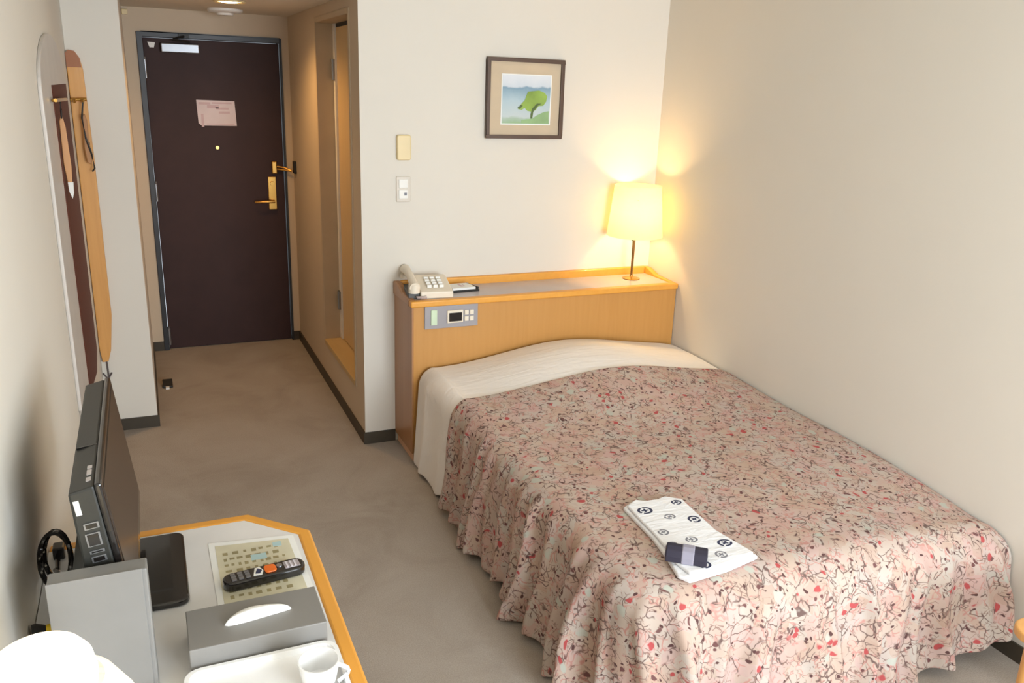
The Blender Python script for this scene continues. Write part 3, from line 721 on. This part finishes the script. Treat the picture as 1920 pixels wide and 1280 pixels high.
# desk lamp with white dome
t = thing('desk_lamp', 'lit white dome lamp on the desk in the bottom left corner', 'lamp', (-1.12, -2.70, DZ))
cx_, cy_ = -1.118, -2.708
MB().lathe([(0, 0), (.055, 0), (.058, .01), (.045, .018), (0, .02)], (cx_, cy_, DZ+.001), 28).build('base', WHITE, t)
MB().tube([(cx_, cy_, DZ+.015), (cx_, cy_, DZ+.19)], .010, 12).build('stem', WHITE, t)
sh_ = MB().lathe([(.066, .915), (.071, .93), (.073, .95), (.069, .972), (.058, .988), (.038, .998), (.016, 1.001), (.002, 1.002)], (cx_, cy_, 0), 44).build('dome_shade', OPAL, t)
MB().lathe([(.060, .90), (.100, .885), (.104, .892), (.080, .935), (.064, .945)], (cx_+.018, cy_-.012, 0), 44).build('collar_shade', OPAL, t)
MB().lathe([(0, .965), (.024, .955), (.030, .93), (.02, .90), (.012, .885), (0, .885)], (cx_, cy_, 0), 20).build('bulb', emit('white_bulb', (1, .88, .68), 8), t)
lamp('desk_bulb_light', 'POINT', (cx_, cy_, .945), 1.0, (1, .80, .52), shadow_soft_size=.03)

# emergency torch on the wall
t = thing('torch', 'yellow and black torch lying on the desk against the left wall', 'torch', (-1.17, -2.24, DZ))
MB().tube([(-1.176, -2.24, DZ+.020), (-1.15, -2.238, DZ+.021), (-1.12, -2.236, DZ+.020)], [.014, .016, .017], 14).build('barrel', YELLOW, t)
MB().tube([(-1.200, -2.243, DZ+.021), (-1.192, -2.242, DZ+.021), (-1.176, -2.24, DZ+.020)], [.020, .020, .014], 14).build('head', MATT, t)

# ------------------------------------------------------------------ mirror on the left wall and hook board on the column
t = thing('wall_mirror', 'tall round topped mirror panel on the left wall beside the hook board', 'mirror', (XL, -.3, 1.2))
y0_, y1_ = -.80, .24
arch = []
for k in range(25):
    a = pi*k/24; arch.append(((y0_+y1_)/2 - .5*(y1_-y0_)*cos(a), 1.70 + .20*sin(a)))
arch += [(y1_, .52), (y0_+.12, .52), (y0_, .64)]
MB().prism(arch, XL, XL+.012, 'x').build('backing', MAUVE, t, bevel=.004)
MB().prism([(-.46, 1.725), (.20, 1.722), (.20, .56), (.05, .50), (-.40, .56)], XL+.012, XL+.0145, 'x').build('brown_reflection', BROWNREFL, t)  # opaque brown panel painting the dark reflection into the mirror
MB().tube([(-1.176, -.58, 1.678), (-1.176, -.10, 1.668)], .006, 10).tube([(-1.192, -.52, 1.676), (-1.176, -.52, 1.676)], .005, 8).tube([(-1.192, -.16, 1.669), (-1.176, -.16, 1.669)], .005, 8).build('brass_rod', BRASS, t)
t = thing('hook_board', 'narrow honey wood board with rounded top and brass hooks on the column', 'hook board', (-1.17, YC, 1.1))
bp_ = [(-1.203, 1.85), (-1.19, 1.862), (-1.165, 1.858), (-1.147, 1.83), (-1.138, 1.78), (-1.132, 1.4), (-1.132, .62), (-1.152, .44), (-1.168, .385), (-1.195, .382), (-1.203, .45)]
MB().prism(bp_, YC-.022, YC, 'y').build('board', PLANK, t, bevel=.004)
MB().prism([(-1.203, 1.852), (-1.19, 1.864), (-1.165, 1.860), (-1.147, 1.832), (-1.143, 1.79), (-1.203, 1.79)], YC-.0245, YC-.0215, 'y').build('dark_cap', plain('brown_cap', lin((160, 100, 60)), .4), t)
hk = MB()
hk.tube([(-1.203, YC-.032, 1.648), (-1.135, YC-.032, 1.652)], .008, 10)
for xx in (-1.185, -1.15):
    hk.tube([(xx, YC-.022, 1.648), (xx, YC-.06, 1.640), (xx, YC-.075, 1.655)], .006, 8)
hk.build('brass_hook', BRASS, t)
t = thing('shoehorn', 'tan shoehorn hanging from the brass rod on the left wall mirror', 'shoehorn', (-1.174, -.40, 1.5))
MB().prism([(-1.186, 1.60), (-1.176, 1.63), (-1.168, 1.58), (-1.164, 1.44), (-1.168, 1.37), (-1.180, 1.365), (-1.188, 1.45)], -.404, -.396, 'y').build('blade', plain('tan_horn', lin((206, 150, 98)), .35), t, bevel=.002)
MB().tube([(-1.176, -.40, 1.672), (-1.176, -.406, 1.64), (-1.177, -.402, 1.61)], .003, 8).build('strap', MATT, t)
MB().prism([(-1.182, 1.385), (-1.164, 1.385), (-1.166, 1.345), (-1.172, 1.325), (-1.180, 1.35)], -.406, -.3945, 'y').build('tip', WHITE, t)
t = thing('clothes_brush', 'brown wooden clothes brush hanging on the hook board by a black loop', 'brush', (-1.15, YC-.06, 1.45))
MB().prism([(-1.162, 1.58), (-1.150, 1.59), (-1.142, 1.56), (-1.144, 1.46), (-1.136, 1.40), (-1.142, 1.36), (-1.160, 1.37), (-1.166, 1.43)], YC-.066, YC-.052, 'y').build('handle', plain('brush_wood', lin((176, 124, 76)), .4), t, bevel=.004)
MB().tube([(-1.15, YC-.062, 1.65), (-1.162, YC-.068, 1.57), (-1.155, YC-.07, 1.48), (-1.138, YC-.07, 1.41), (-1.132, YC-.068, 1.345), (-1.143, YC-.066, 1.33)], .004, 8).build('loop', MATT, t)
MB().box(-1.160, -1.142, YC-.052, YC-.040, 1.375, 1.46).build('bristles', MATT, t)
# wall socket below the mirror
t = thing('wall_cable', 'thin dark forked cable on the column just above the television', 'cable', (-1.17, YC, .3))
MB().tube([(-1.178, YC-.006, .385), (-1.176, YC-.006, .31), (-1.178, YC-.006, .25), (-1.172, YC-.006, .15)], .004, 6).tube([(-1.20, YC-.006, .32), (-1.178, YC-.006, .285)], .004, 6).tube([(-1.160, YC-.006, .32), (-1.177, YC-.006, .29)], .004, 6).build('cable', plain('dark_cable', lin((92, 82, 80)), .5), t)

# ------------------------------------------------------------------ small table by the bed foot
t = thing('side_table', 'light wood rounded table just entering the photo at the right edge', 'table', (1.28, -2.84, 0))
MB().prism(rrect(1.085, 1.50, -3.10, -2.665, .06, 8), .43, .455, 'z').build('tabletop', PLANK, t, bevel=.006, seg=3)
for x_, y_ in ((1.135, -2.72), (1.45, -2.72), (1.135, -3.05), (1.45, -3.05)):
    MB().tube([(x_, y_, 0), (x_, y_, .43)], [.015, .018], 14).build('leg', PLANK, t)
